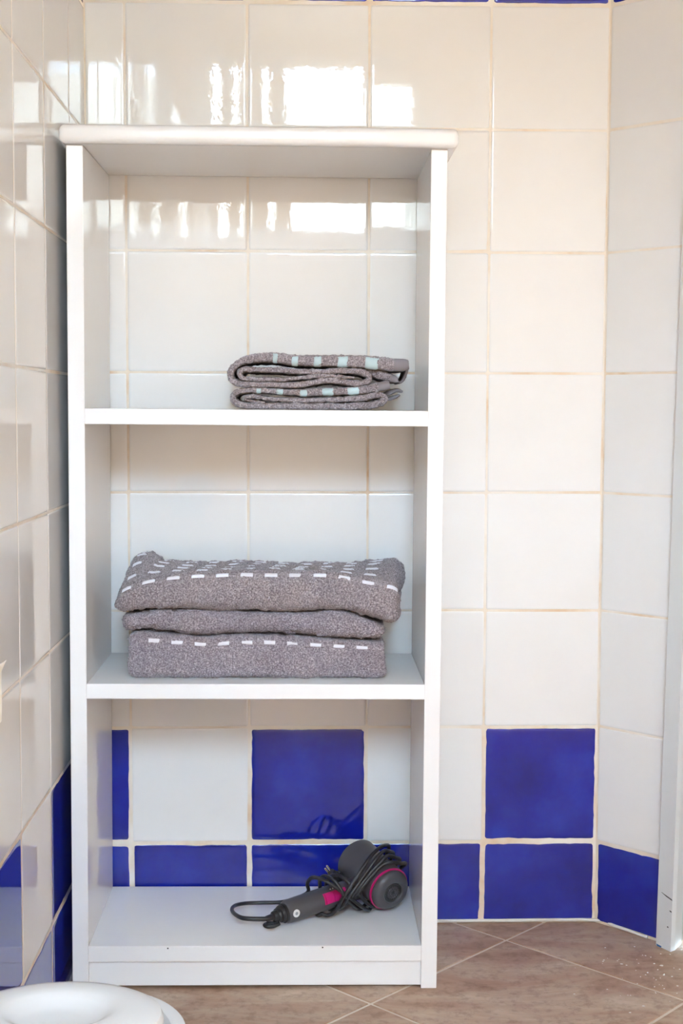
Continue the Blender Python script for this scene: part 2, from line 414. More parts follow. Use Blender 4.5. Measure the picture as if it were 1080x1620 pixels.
# door frame post on the right, leaning very slightly, and the door beyond
top_s = .139; bot_s = .116
def lerp(p, d): return (p[0]+d*.7071, p[1]-d*.7071)
b0 = [(.950, -.075), (.9412, -.105), (.958, -.1335), (.9665, -.1275), (.985, -.100)]
d0 = top_s-bot_s
b1 = [lerp(p, d0*2.06/1.35) for p in b0]
cs = tag(prism('trim_1', b0, b1, 0.0005, 2.06, M['door_paint']), kind='structure')
c2 = [(.9680, -.1268), (.9745, -.1215), (.9745, -.085), (.968, -.085)]
def shim(name, z, dz, quad):  # thin chips and cracks lying on the face of the post
    pass
fa = Vector((.958-.9412, -.1335+.105, 0)); 
def post_pt(t, z, out=.0004):   # t along left face 0..1 from back edge to front edge
    q = z/2.06; A_ = Vector((*b0[1], 0)).lerp(Vector((*b1[1], 0)), q); B_ = Vector((*b0[2], 0)).lerp(Vector((*b1[2], 0)), q)
    n = Vector((B_.y-A_.y, -(B_.x-A_.x), 0)).normalized(); p = A_.lerp(B_, t)+n*out; p.z = z; return p
def post_patch(name, pts, m):
    vs = [post_pt(t, z, .0006) for t, z in pts] + [post_pt(t, z, -.0008) for t, z in pts]; n = len(pts)
    fs = [tuple(range(n)), tuple(range(n, 2*n))[::-1]] + [(i, (i+1) % n, (i+1) % n+n, i+n) for i in range(n)]
    return mo(name, vs, fs, m, cs)
post_patch('paint_crack', [(.25, .0935), (.95, .0885), (1.0, .0865), (.95, .0868), (.6, .0893)], M['chip'])
post_patch('paint_chip', [(.85, .069), (.97, .068), (.97, .0665), (.87, .067)], M['chip'])
post_patch('paint_chip', [(.72, .041), (.80, .0405), (.79, .0385), (.73, .039)], M['chip'])
post_patch('blue_paint_spot', [(.04, .0035), (.38, .003), (.36, .0005), (.10, .0005)], M['blue_paint'])
dr = tag(bpy.data.objects.new('door_1', None), kind='structure'); link(dr)
p = [on_a(.152, -.020), on_a(.90, -.020), on_a(.90, -.060), on_a(.152, -.060)]
prism('door_leaf', p, p, .006, 2.055, M['door_paint'], dr)
for s0, s1, z0, z1 in ((.25, .80, .2, .95), (.25, .80, 1.1, 1.9)):
    p = [on_a(s0, -.012), on_a(s1, -.012), on_a(s1, -.022), on_a(s0, -.022)]; prism('door_panel', p, p, z0, z1, M['door_paint'], dr)
hp = on_a(.84, 0)
tube('door_handle', [(*on_a(.85, -.022), 1.02), (*on_a(.85, .025), 1.02), (*on_a(.84, .032), 1.02), (*on_a(.75, .032), 1.02)], .008, M['chrome'], dr)
p = [on_a(.90, .012), on_a(.965, .012), on_a(.965, -.09), on_a(.90, -.09)]
tag(prism('trim_3', p, p, .0005, 2.06, M['door_paint']), kind='structure')

# ------------------------------------------------------------------ shelf unit
FY = -.265; BY = -.006
XL0, XL1, XR0, XR1 = .0085, .0330, .5385, .5625
sh = thing('shelf_unit', 'tall white painted wooden shelf unit with three open bays against the tiled wall', 'shelf', (.2855, -.135, 0))
sh_o = Vector(sh.location)
def spart(name, a, b, m, bev=.0012):
    o = box(name, a, b, m, None, bev, 2); o.parent = sh; o.location = -sh_o; return o
spart('side_panel', (XL0, FY, .0015), (XL1, BY, 1.263), M['paint'])
spart('side_panel', (XR0, FY, .0015), (XR1, BY, 1.263), M['paint'])
e = .0004
SH1, SH2, SH3 = .8825, .4722, .0686
spart('shelf_board', (XL1-e, FY+.0006, .8593), (XR0+e, BY, SH1), M['paint_h'])
spart('shelf_board', (XL1-e, FY+.0006, .4493), (XR0+e, BY, SH2), M['paint_h'])
spart('bottom_board', (XL1-e, FY+.0006, .0439), (XR0+e, BY, SH3), M['paint_h'])
spart('plinth', (XL1-e, FY+.006, .0045), (XR0+e, FY+.024, .0425), M['paint_h'])
# rounded top board
bm = bmesh.new(); bmesh.ops.create_cube(bm, size=1)
a, b = (.0005, -.282, 1.2632), (.5775, BY+.002, 1.2905)
for v in bm.verts: v.co = Vector([(a[i]+b[i])/2+v.co[i]*(b[i]-a[i]) for i in range(3)])
ed = [e_ for e_ in bm.edges if (e_.verts[0].co.y < -.2 and e_.verts[1].co.y < -.2)]
bmesh.ops.bevel(bm, geom=[e_ for e_ in ed if abs(e_.verts[0].co.x-e_.verts[1].co.x) < 1e-5 and abs(e_.verts[0].co.z-e_.verts[1].co.z) > .01], offset=.008, segments=4, affect='EDGES', profile=.5)
ed = [e_ for e_ in bm.edges if not any(abs(v.co.y-b[1]) < 1e-4 for v in e_.verts) and abs(e_.verts[0].co.z-e_.verts[1].co.z) < 1e-5]
ed += [e_ for e_ in bm.edges if abs(e_.verts[0].co.z-e_.verts[1].co.z) < 1e-5 and sum(abs(v.co.y-b[1]) < 1e-4 for v in e_.verts) == 1]
bmesh.ops.bevel(bm, geom=list(set(ed)), offset=.0095, segments=5, affect='EDGES', profile=.5)
tb = bmo('top_board', bm, M['paint_h'], sh, True); tb.location = -sh_o
bm = bmesh.new(); bm.from_mesh(tb.data)
for e_ in bm.edges:
    if len(e_.link_faces) == 2 and e_.calc_face_angle(0) > .7: e_.smooth = False
bm.to_mesh(tb.data); bm.free()
# small nail marks
for x, z in ((.153, .0655), (.388, .0663)):
    o = lathe('nail_hole', [(0, 0), (.0012, 0), (.0012, .0004), (0, .0004)], (x, FY-.0001+.0006, z), (0, -1, 0), M['chip'], sh, 8, False); o.location = -sh_o
sh.rotation_euler = (0, math.radians(.27), 0)
sh.location.x -= .0

# ------------------------------------------------------------------ towels
def blur(a, n=1):
    for _ in range(n):
        a = (a+np.roll(a, 1, 0)+np.roll(a, -1, 0)+np.roll(a, 1, 1)+np.roll(a, -1, 1))/5
    return a
def normals(P, closed=True):
    du = np.gradient(P, axis=0)
    dv = (np.roll(P, -1, 1)-np.roll(P, 1, 1))/2 if closed else np.gradient(P, axis=1)
    n = np.cross(du, dv); l = np.linalg.norm(n, axis=2, keepdims=True); return n/np.maximum(l, 1e-12)
def section(D, H, r, step):
    """rounded rectangle perimeter, (yy 0=front..D, t 0..H), starting at bottom front going up"""
    pts = []
    def seg(a, b, st):
        n = max(2, int(math.hypot(b[0]-a[0], b[1]-a[1])/st)); return [(a[0]+(b[0]-a[0])*i/n, a[1]+(b[1]-a[1])*i/n) for i in range(n)]
    def arc(cx, cy, a0, st):
        n = max(4, int(r*PI/2/st)); return [(cx+r*math.cos(math.radians(a0-90*i/n)), cy+r*math.sin(math.radians(a0-90*i/n))) for i in range(n)]
    pts += seg((0, r), (0, H-r), step) + arc(r, H-r, 180, step) + seg((r, H), (D-r, H), step*1.4) + arc(D-r, H-r, 90, step*3)
    pts += seg((D, H-r), (D, r), step*4) + arc(D-r, r, 0, step*3) + seg((D-r, 0), (r, 0), step*4) + arc(r, r, 270, step)
    return np.array(pts)
def towel_slab(name, parent, x0, x1, yf, D, H, r, zb, zt, step=.0017, re=.012, amp=.0010, bands=(), wob=None, front=None, m='terry'):
    """returns (object, S) with S(x, s) -> point and normal, s = arc position in section"""
    sec = section(D, H, r, step); nv = len(sec)
    c = sec.mean(0); c = np.array([D/2, H/2])
    k_ = 8
    st = []
    for i in range(6): st.append((x0, re, i/6))          # cap rings: scale 0..1
    for i in range(k_): a = PI/2*i/k_; st.append((x0+re*(1-math.cos(a)), re*(1-math.sin(a)), 1))
    nx = int((x1-x0-2*re)/step)
    for i in range(nx+1): st.append((x0+re+(x1-x0-2*re)*i/nx, 0, 1))
    for i in range(1, k_+1): a = PI/2*i/k_; st.append((x1-re+re*math.sin(a), re*(1-math.cos(a)), 1))
    for i in range(5, -1, -1): st.append((x1, re, i/6))
    P = np.zeros((len(st), nv, 3)); T = np.zeros((len(st), nv)); YY = np.zeros((len(st), nv))
    for i, (x, ins, sc) in enumerate(st):
        q = sec-c; q = q*np.array([(D/2-ins)/(D/2), (H/2-ins)/(H/2)])*sc + c
        P[i, :, 0] = x; YY[i] = q[:, 0]; T[i] = q[:, 1]/H
    X = P[:, :, 0]
    zbv = zb(X, YY); ztv = zt(X, YY)
    P[:, :, 1] = yf+YY; P[:, :, 2] = zbv+T*(ztv-zbv)
    if front is not None: P = front(P, T, YY)
    Nn = normals(P)
    if wob is not None: P = P+Nn*wob(X, YY, T)[..., None]; Nn = normals(P)
    base = P.copy()
    # terry pile
    d = rng.normal(0, 1, X.shape); d = blur(d, 1)*1.9
    low = blur(rng.normal(0, 1, X.shape), 14)*9
    mask = np.ones_like(X); gro = np.zeros_like(X)
    s_arc = np.concatenate([[0], np.cumsum(np.hypot(*np.diff(sec, axis=0).T))])
    for (s0, hw) in bands:
        dd = np.abs(s_arc-s0); mask[:, dd < hw] *= .12
        gro[:, dd < hw] -= .0009; gro[:, np.abs(dd-hw) < .0017] -= .0016
    cap = np.array([sc for _, _, sc in st])[:, None]; mask = mask*np.clip(cap, 0.02, 1)
    P = P+Nn*(d*amp*mask+low*.0007+gro)[..., None]
    o = grid(name, P, M[m], parent)
    xs = np.array([s_[0] for s_ in st]); i0 = 6+k_; i1 = i0+nx
    def Sf(x, s):
        j = np.interp(s, s_arc, np.arange(nv)); i = i0+(x-xs[i0])/(xs[i1]-xs[i0])*(i1-i0)
        if i < i0: i = np.interp(x, xs[6:i0+1], np.arange(6, i0+1))
        if i > i1: i = np.interp(x, xs[i1:-6], np.arange(i1, len(xs)-6))
        a, b = int(i), int(j); fa, fb = i-a, j-b; a1, b1 = min(a+1, len(st)-1), (b+1) % nv
        g = lambda G: (G[a, b]*(1-fa)*(1-fb)+G[a1, b]*fa*(1-fb)+G[a, b1]*(1-fa)*fb+G[a1, b1]*fa*fb)
        return g(base), g(Nn)
    return o, Sf
def dash(parent, Sf, x, s, wd, ht, m, skew=0, lift=.0007, nu=9, nv=5):
    top = np.zeros((nu, nv, 3)); n_ = np.zeros((nu, nv, 3))
    for i in range(nu):
        for j in range(nv):
            U = (i/(nu-1)-.5); V = (j/(nv-1)-.5)
            p_, q_ = Sf(x+U*wd, s+V*ht+skew*U); top[i, j] = p_; n_[i, j] = q_
    edge = np.zeros((nu, nv)); edge[1:-1, 1:-1] = 1
    P = top+n_*(lift*edge-.0008*(1-edge))[..., None]
    return grid('woven_dash', P, m, parent, closed_v=False)

def itp(pts): 
    a = np.array(pts); return lambda x: np.interp(x, a[:, 0], a[:, 1])
px2x = lambda u: .0705+(u-183)*.00097
px2z = lambda v: .5749-(v-965)*.000976
def sm(pts, z0=0):      # smooth interpolated curve in metres from pixel pairs
    xs = np.array([px2x(p[0]) for p in pts]); zs = np.array([px2z(p[1])+z0 for p in pts])
    g = np.linspace(xs[0]-.02, xs[-1]+.02, 200); v = np.interp(g, xs, zs); kk = np.ones(9)/9
    v = np.convolve(np.pad(v, 4, 'edge'), kk, 'valid'); return lambda x: np.interp(x, g, v)
# boundaries between the three folded bath towels
bTT = sm([(183, 968), (212, 965), (248, 961), (307, 960), (371, 965), (454, 965), (528, 963), (553, 966), (582, 975), (626, 986), (640, 986)], -.0005)
tMT = sm([(183, 968), (212, 965), (248, 961), (307, 960), (371, 965), (454, 965), (528, 963), (560, 968), (585, 978), (610, 986)], -.0018)
bMT = sm([(190, 998), (234, 995), (273, 1000), (322, 1005), (381, 1001), (430, 1001), (503, 1006), (587, 1011), (610, 1006)], 0)
tBT = sm([(190, 998), (234, 996), (273, 1000), (322, 1005), (381, 1001), (430, 1001), (503, 1006), (587, 1012), (610, 1013)], -.0015)
def bl(f, amt): return f
g1 = 'folded bath towels on the middle shelf'
# bottom towel
t = thing('bath_towel', 'thick grey bath towel lying lowest in the stack, one row of white dashes', 'towel', (.286, -.12, SH2), g1)
def lo_front(P, T, YY):
    P = P.copy(); x = P[..., 0]
    f = np.clip(1-YY/.03, 0, 1)
    P[..., 1] -= f*.004*np.sin(np.pi*np.clip(T, 0, 1))
    side = np.clip((.115-x)/.025, 0, 1); P[..., 0] -= side*.004*np.sin(np.pi*np.clip(T*1.1, 0, 1))*(1-T)
    P[..., 0] += np.clip((x-.46)/.02, 0, 1)*.002*(1-T)
    return P
def local(t_, *obs):
    for o in obs: o.location = -Vector(t_.location)
H_bt = .067
o, Sf = towel_slab('cloth_fold', t, .0925, .4835, -.222, .195, H_bt, .009, lambda x, y: SH2+.0008+0*x, lambda x, y: tBT(x)-.0006, re=.009,
    bands=((.0572-.009, .0056),), front=lo_front)
local(t, o); k0 = 0
for u in np.arange(245, 600, 36.3):
    d_ = dash(t, Sf, px2x(u)+.0005, .0575-.009, .0175, .0062, M['dash_white'], skew=random.uniform(-.001, .001)); local(t, d_)
# middle towel
t = thing('bath_towel', 'plain grey terry bath towel sandwiched in the middle of the three-towel stack', 'towel', (.283, -.12, .545), g1)
def wob_m(X, Y, T): return .0012*np.sin(X*70+1)*np.sin(T*5)+.0010*np.sin(X*33+Y*30)
o, Sf = towel_slab('cloth_fold', t, .082, .4845, -.218, .185, .037, .0165, lambda x, y: bMT(x)+.0006+.001, lambda x, y: tMT(x)-.001, re=.014, wob=wob_m)
local(t, o)
# top towel
t = thing('bath_towel', 'topmost grey bath towel of the stack, several rows of white woven dashes', 'towel', (.29, -.12, .58), g1)
ft = sm([(183, 931), (200, 926), (234, 914), (263, 908), (302, 904), (415, 901), (494, 901), (528, 904), (567, 912), (611, 919), (640, 922)], 0)
bt = itp([(.07, .640), (.095, .648), (.112, .650), (.128, .637), (.17, .634), (.25, .6335), (.36, .632), (.44, .630), (.47, .634), (.495, .640), (.52, .634)])
def zt_top(x, y):
    w_ = np.clip(y/.12, 0, 1); w_ = w_*w_*(3-2*w_)
    return ft(x)*(1-w_)+bt(x)*w_+.0007*np.sin(x*35+y*40)
def tt_front(P, T, YY):
    P = P.copy(); x = P[..., 0]; f = np.clip(1-YY/.04, 0, 1)
    P[..., 1] -= f*.003*np.sin(np.pi*np.clip(T, 0, 1))
    b_ = np.clip((YY-.05)/.08, 0, 1); P[..., 0] += np.clip((x-.47)/.03, 0, 1)*.016*b_*np.clip(T*1.6, 0, 1)
    P[..., 0] += np.clip((.10-x)/.03, 0, 1)*.012*np.clip(T-.35, 0, 1)*1.2
    return P
rows_s = []
H_tt = .058; r_tt = .018
s_front_top = H_tt-2*r_tt
s_row1 = s_front_top+r_tt*PI/2*.52
s_top0 = s_front_top+r_tt*PI/2
rows = [s_row1, s_top0+.026, s_top0+.062, s_top0+.098, s_top0+.134]
def wob_t(X, Y, T): return .0012*np.sin(X*38+.5)*np.sin(T*4+1)+.0003*np.sin(X*80+Y*50)
o, Sf = towel_slab('cloth_fold', t, .0715, .5065, -.222, .19, H_tt, r_tt, lambda x, y: bTT(x)+.0006, zt_top, re=.016, bands=[(s_, .0058) for s_ in rows], front=tt_front, wob=wob_t, m='terry_warm')
local(t, o)
for ri, s_ in enumerate(rows):
    off = [0, .014, .003, .02, .008][ri]
    x = .086+.004*ri
    while x < .497:
        d_ = dash(t, Sf, x, s_, .0195, .0066, M['dash_white'], skew=0, lift=.0013); local(t, d_); x += .0372

# small folded towels: ribbons wound into a flat spiral
def ribbon(name, parent, path, y0, y1, m, step=.0016, amp=.0008, re=.0028, droop=None, hem_from=None, capn=5):
    """path: list of (x, z, thickness); swept sheet between y0 (front) and y1 (back)"""
    A = np.array(path, float); P3 = catmull([(a[0], a[1], a[2]) for a in A], 14)
    C_ = np.array([tuple(p) for p in P3]); L = np.concatenate([[0], np.cumsum(np.hypot(*np.diff(C_[:, :2], axis=0).T))])
    n = int(L[-1]/step); q = np.linspace(0, L[-1], n); X = np.interp(q, L, C_[:, 0]); Z = np.interp(q, L, C_[:, 1]); TH = np.interp(q, L, C_[:, 2])
    tx, tz = np.gradient(X), np.gradient(Z); l = np.hypot(tx, tz); nx_, nz_ = -tz/l, tx/l
    sec = []                                                  # (normal -.5...5, y) rounded section
    D = y1-y0; fr_ = np.linspace(0, 1, 11); 
    for a in np.linspace(-90, -270, 13): sec.append((math.sin(math.radians(a))*-.5*-1, math.cos(math.radians(a)), 0))
    # build explicit: front half-round, top line, back, bottom line
    sec = []
    for a in np.linspace(-PI/2, PI/2, 9): sec.append((math.sin(a)*.5, -math.cos(a), 'f'))
    ny = int(D/.0028)
    ylist = np.linspace(0, 1, ny)**1.0
    for yv in ylist[1:-1]: sec.append((.5, yv, 't'))
    for a in np.linspace(PI/2, -PI/2, 5): sec.append((math.sin(a)*.5, math.cos(a), 'b'))
    for yv in ylist[1:-1][::-1]: sec.append((-.5, yv, 't'))
    nv = len(sec); P = np.zeros((n, nv, 3))
    for j, (a, yv, kd) in enumerate(sec):
        ee = np.minimum(TH*.5, .006)
        if kd == 'f': yy = y0+ee+yv*ee
        elif kd == 'b': yy = y1-.003+yv*.003+0*TH
        else: yy = y0+ee+(y1-.003-y0-ee)*yv
        P[:, j, 0] = X+nx_*a*TH; P[:, j, 2] = Z+nz_*a*TH; P[:, j, 1] = yy
    # close ends
    for i in range(capn):
        s_ = .78+.22*math.sin(PI/2*(i+.15)/capn)
        for ix, cx_ in ((i, 0), (n-1-i, n-1)):
            c0 = np.array([X[ix], 0, Z[ix]]); P[ix, :, 0] = X[ix]+(P[ix, :, 0]-X[ix])*s_; P[ix, :, 2] = Z[ix]+(P[ix, :, 2]-Z[ix])*s_
    if droop is not None: P = droop(P, q, L[-1])
    Nn = normals(P); base = P.copy()
    if (P[n//2, 12, 2]-Z[n//2])*Nn[n//2, 12, 2] < 0: Nn = -Nn
    d = blur(rng.normal(0, 1, P.shape[:2]), 1)*1.9
    mask = np.ones(n)
    if hem_from is not None: mask[q < hem_from] = .1; 
    mask[:3] = 0; mask[-3:] = 0
    P = P+Nn*(d*amp*mask[:, None])[..., None]
    mi = None; mats = [m]
    if hem_from is not None:
        mats = [m, M['hem']]; mi = np.repeat((q[:-1] < hem_from).astype(int)[:, None], nv, 1)
    o = grid(name, P, m, parent, mats=mats, midx=mi)
    def Sf(s, v):     # s arc length, v: 0 bottom-front .. 1 top-front edge (0-8) then onto the top
        i = min(max(s/L[-1]*(n-1), 0), n-1.001); a = int(i); f = i-a; j = min(max(v, 0), nv-2); b = int(j); g = j-b
        h = lambda G: G[a, b]*(1-f)*(1-g)+G[a+1, b]*f*(1-g)+G[a, b+1]*(1-f)*g+G[a+1, b+1]*f*g
        return h(base), h(Nn)
    return o, Sf, L[-1]
cx_ = lambda X: .2433+(330+X/2.919-360)*.000961
cz_ = lambda Y: .9377-(530+Y/2.919-590)*.000959
kt = .000959/2.919
g2 = 'folded hand towels on the top shelf'
def rpath(L): return [(cx_(a), cz_(b), c*kt) for a, b, c in L]
def add_dashes(t_, Sf, items, path_x, Ltot):
    pass
# lower hand towel
t2 = thing('hand_towel', 'lower grey hand towel lying on the top shelf, folded loops facing out', 'towel', (.37, -.13, SH1), g2)
P2 = rpath([(835, 226, 46), (790, 236, 44), (720, 248, 38), (640, 256, 34), (540, 258, 34), (440, 264, 30), (350, 260, 24), (250, 254, 22), (180, 255, 22), (130, 264, 24), (112, 287, 26), (128, 314, 26), (200, 327, 28), (350, 327, 30), (500, 327, 30),
            (650, 327, 30), (745, 322, 32), (800, 306, 32), (808, 282, 28), (775, 275, 24), (700, 290, 26), (600, 296, 22), (450, 300, 20), (300, 296, 18), (215, 284, 16), (172, 288, 14), (182, 303, 12), (260, 310, 10)])
o, Sf, LT = ribbon('cloth', t2, P2, -.205, -.055, M['terry_warm'], hem_from=.017); local(t2, o)
for s_, wd, full in ((.056, .0185, 1), (.095, .0175, 1), (.132, .012, 1), (.168, .0105, 1), (.2, .008, 1)):
    nu, nv_ = 7, 9; top = np.zeros((nu, nv_, 3)); n_ = top.copy()
    for i in range(nu):
        for j in range(nv_):
            p_, q_ = Sf(s_+wd*(i/(nu-1)-.5), 1.2+j*1.35); top[i, j] = p_; n_[i, j] = q_
    ed_ = np.zeros((nu, nv_)); ed_[1:-1, 1:-1] = 1
    d_ = grid('woven_dash', top+n_*(.0017*ed_-.0004*(1-ed_))[..., None], M['dash_satin'], t2, closed_v=False); local(t2, d_)
# loose corner of the lower towel at the right
P2b = rpath([(905, 258, 12), (880, 250, 16), (845, 262, 22), (815, 275, 22), (780, 262, 14)])
o, _, _ = ribbon('loose_corner', t2, P2b, -.16, -.10, M['hem'], amp=.0003); local(t2, o)
P2c = rpath([(893, 272, 12), (868, 283, 16), (838, 292, 16), (812, 285, 14)])
o, _, _ = ribbon('loose_corner', t2, P2c, -.155, -.10, M['hem'], amp=.0003); local(t2, o)
# upper hand towel
t1 = thing('hand_towel', 'upper grey hand towel on the top shelf, hemmed end pointing right with satin dashes', 'towel', (.37, -.13, .915), g2)
P1 = rpath([(922, 132, 50), (895, 135, 56), (850, 134, 56), (760, 125, 56), (700, 121, 54), (620, 118, 52), (560, 117, 50), (480, 117, 48), (400, 116, 46), (300, 103, 44), (200, 108, 36), (135, 132, 28), (102, 172, 28), (112, 210, 26), (170, 226, 24), (280, 228, 24), (400, 230, 24),
            (480, 218, 24), (560, 206, 26), (640, 217, 26), (700, 222, 26), (738, 205, 24), (732, 180, 24), (690, 166, 26), (600, 163, 24), (520, 170, 22), (430, 168, 22), (320, 162, 20), (220, 160, 22), (160, 158, 22), (142, 180, 22), (165, 200, 18), (240, 203, 18), (340, 205, 16), (430, 196, 14), (540, 186, 14), (620, 192, 12), (670, 196, 10)])
o, Sf, LT = ribbon('cloth', t1, P1, -.208, -.05, M['terry_warm'], hem_from=.022); local(t1, o)
for s_, wd in ((.056, .0215), (.101, .0175), (.139, .0125), (.173, .010), (.203, .0075)):
    nu, nv_ = 7, 9; top = np.zeros((nu, nv_, 3)); n_ = top.copy()
    for i in range(nu):
        for j in range(nv_):
            p_, q_ = Sf(s_+wd*(i/(nu-1)-.5), 1.2+j*1.35); top[i, j] = p_; n_[i, j] = q_
    ed_ = np.zeros((nu, nv_)); ed_[1:-1, 1:-1] = 1
    d_ = grid('woven_dash', top+n_*(.0017*ed_-.0004*(1-ed_))[..., None], M['dash_satin'], t1, closed_v=False); local(t1, d_)
P1b = rpath([(875, 206, 30), (845, 196, 40), (800, 182, 44), (760, 170, 36), (715, 162, 20)])
o, _, _ = ribbon('under_layer', t1, P1b, -.19, -.07, M['terry_warm'], amp=.0006, hem_from=.010); local(t1, o)
P1c = rpath([(926, 112, 8), (925, 145, 12), (916, 178, 14), (902, 205, 14), (886, 214, 12), (874, 200, 10)])
o, _, _ = ribbon('turned_hem', t1, P1c, -.17, -.06, M['hem'], amp=.0003); local(t1, o)

# ------------------------------------------------------------------ hair dryer
hd = thing('hair_dryer', 'dark grey hair dryer with magenta ring and switch, cord wrapped round it, on bottom shelf', 'hair dryer', (.45, -.12, SH3))
hl = -Vector(hd.location)
RC = Vector((.5015, -.137, .1055)); FC = Vector((.4490, -.045, .1260)); ax = (FC-RC).normalized(); Lb = (FC-RC).length-.018
def L_(o): o.location = hl; return o
L_(lathe('barrel', [(.0305, .004), (.0335, .0075), (.0352, .013), (.0358, .022), (.0358, .040), (.0358, .062), (.0362, Lb-.004), (.0372, Lb), (.0378, Lb+.014), (.0378, Lb+.018), (.0345, Lb+.018), (.0335, Lb-.01), (0, Lb-.01)], RC, ax, M['dryer_grey'], hd, 64))
L_(lathe('accent_ring', [(.0300, .0080), (.0352, .0080), (.0359, .0093), (.0359, .0108), (.0340, .0122), (.03, .0122)], RC, ax, M['magenta'], hd, 64))
rc = L_(lathe('rear_cap', [(.0, -.0015), (.0165, -.0015), (.0168, -.0035), (.0185, -.0050), (.0235, -.0045), (.0290, -.0018), (.0325, .0025), (.0340, .0068), (.0338, .0079), (.0, .0079)], RC, ax, M['dryer_grey'], hd, 64))
gr = L_(lathe('intake_grille', [(0, -.0015), (.0162, -.0015), (.0165, -.0040), (.0150, -.0050), (.0135, -.0032), (0, -.0032)][::1], RC, ax, M['dryer_black'], hd, 48))
a_, x_, y_ = frame(ax)
bm = bmesh.new()
for ring, cnt in ((.0035, 6), (.0070, 12), (.0105, 18)):
    for i in range(cnt):
        th = 2*PI*i/cnt; c_ = RC+a_*(-.0034)+x_*ring*math.cos(th)+y_*ring*math.sin(th)
        r = bmesh.ops.create_uvsphere(bm, u_segments=6, v_segments=4, radius=.0013)
        for v in r['verts']: v.co = v.co+c_
sub = bmo('grille_studs', bm, M['dryer_grey'], gr); sub['kind'] = 'stuff'
for rr in (.0052, .0088):
    tube('grille_ring', [RC+a_*(-.0034)+x_*rr*math.cos(t_)+y_*rr*math.sin(t_) for t_ in np.linspace(0, 2*PI, 12, endpoint=False)], .0008, M['dryer_grey'], gr, 4, 6, True)
# handle
HE = Vector((.3290, -.182, .0895)); HJ = RC+(FC-RC)*.55+Vector((0, 0, -.014)); ha = (HJ-HE).normalized(); Lh = (HJ-HE).length
L_(lathe('handle', [(0, -.0005), (.0150, -.0005), (.0172, .0015), (.0182, .006), (.0185, .03), (.0188, .07), (.0180, .10), (.0178, .125), (.020, Lh-.020), (.020, Lh)], HE, ha, M['dryer_grey'], hd, 48))
L_(lathe('strain_relief', [(.0158, .0005), (.0155, -.0035), (.0135, -.0042), (.0135, -.0052), (.0140, -.0058), (.0128, -.0095), (.0112, -.0100), (.0112, -.0110), (.0116, -.0116), (.0104, -.0150), (.0090, -.0155), (.0088, -.0165), (.0090, -.0172), (.0078, -.0215), (.0052, -.0230), (.0045, -.034), (.0, -.034)], HE+Vector((0, 0, -.0005)), ha, M['dryer_black'], hd, 40))
# direction on the handle that faces the camera
toC = (CAM-HE).normalized(); side = (toC-ha*toC.dot(ha)).normalized(); upv = ha.cross(side).normalized()
if upv.z < 0: upv = -upv
def hsurf(l, ang, r=.0187): return HE+ha*l+(side*math.cos(ang)+upv*math.sin(ang))*r
def hpatch(name, l0, l1, a0, a1, r, m, parent=hd, nu=10, nv=8, thick=.0016):
    P = np.zeros((nu+2, nv+2, 3))
    for i in range(nu+2):
        for j in range(nv+2):
            ii = min(max(i-1, 0), nu-1)/(nu-1); jj = min(max(j-1, 0), nv-1)/(nv-1); edge = i in (0, nu+1) or j in (0, nv+1)
            P[i, j] = hsurf(l0+(l1-l0)*ii, a0+(a1-a0)*jj, r-(thick if edge else 0))
    o = grid(name, P, m, parent, closed_v=False)
    if parent is hd: L_(o)
    for p_ in o.data.polygons: p_.use_smooth = False
    return o
sw = hpatch('switch_plate', .0655, .1090, -.55, .42, .0190, M['magenta'], thick=.002)
hpatch('switch_slider', .0680, .0830, -.48, .36, .0206, M['magenta'], sw); hpatch('switch_slider', .0845, .1000, -.48, .36, .0203, M['magenta'], sw)
for l in (.0835, .0885):
    L_(lathe('indicator_dot', [(0, .0002), (.0011, .0002), (.0009, .0010), (0, .0012)], hsurf(l, .66, .0180), (side*math.cos(.66)+upv*math.sin(.66)), M['sticker'], hd, 12))
st_n = (side*math.cos(-.42)+upv*math.sin(-.42))
bd = L_(lathe('round_badge', [(0, 0), (.0062, 0), (.0062, .0009), (.0056, .0012), (0, .0012)], hsurf(.011, -.42, .0175), st_n, M['sticker'], hd, 24))
lathe('printed_mark', [(.0018, .00121), (.0026, .00121), (.0026, .00135), (.0018, .00135)], hsurf(.011, -.42, .0175), st_n, M['ink'], bd, 16)

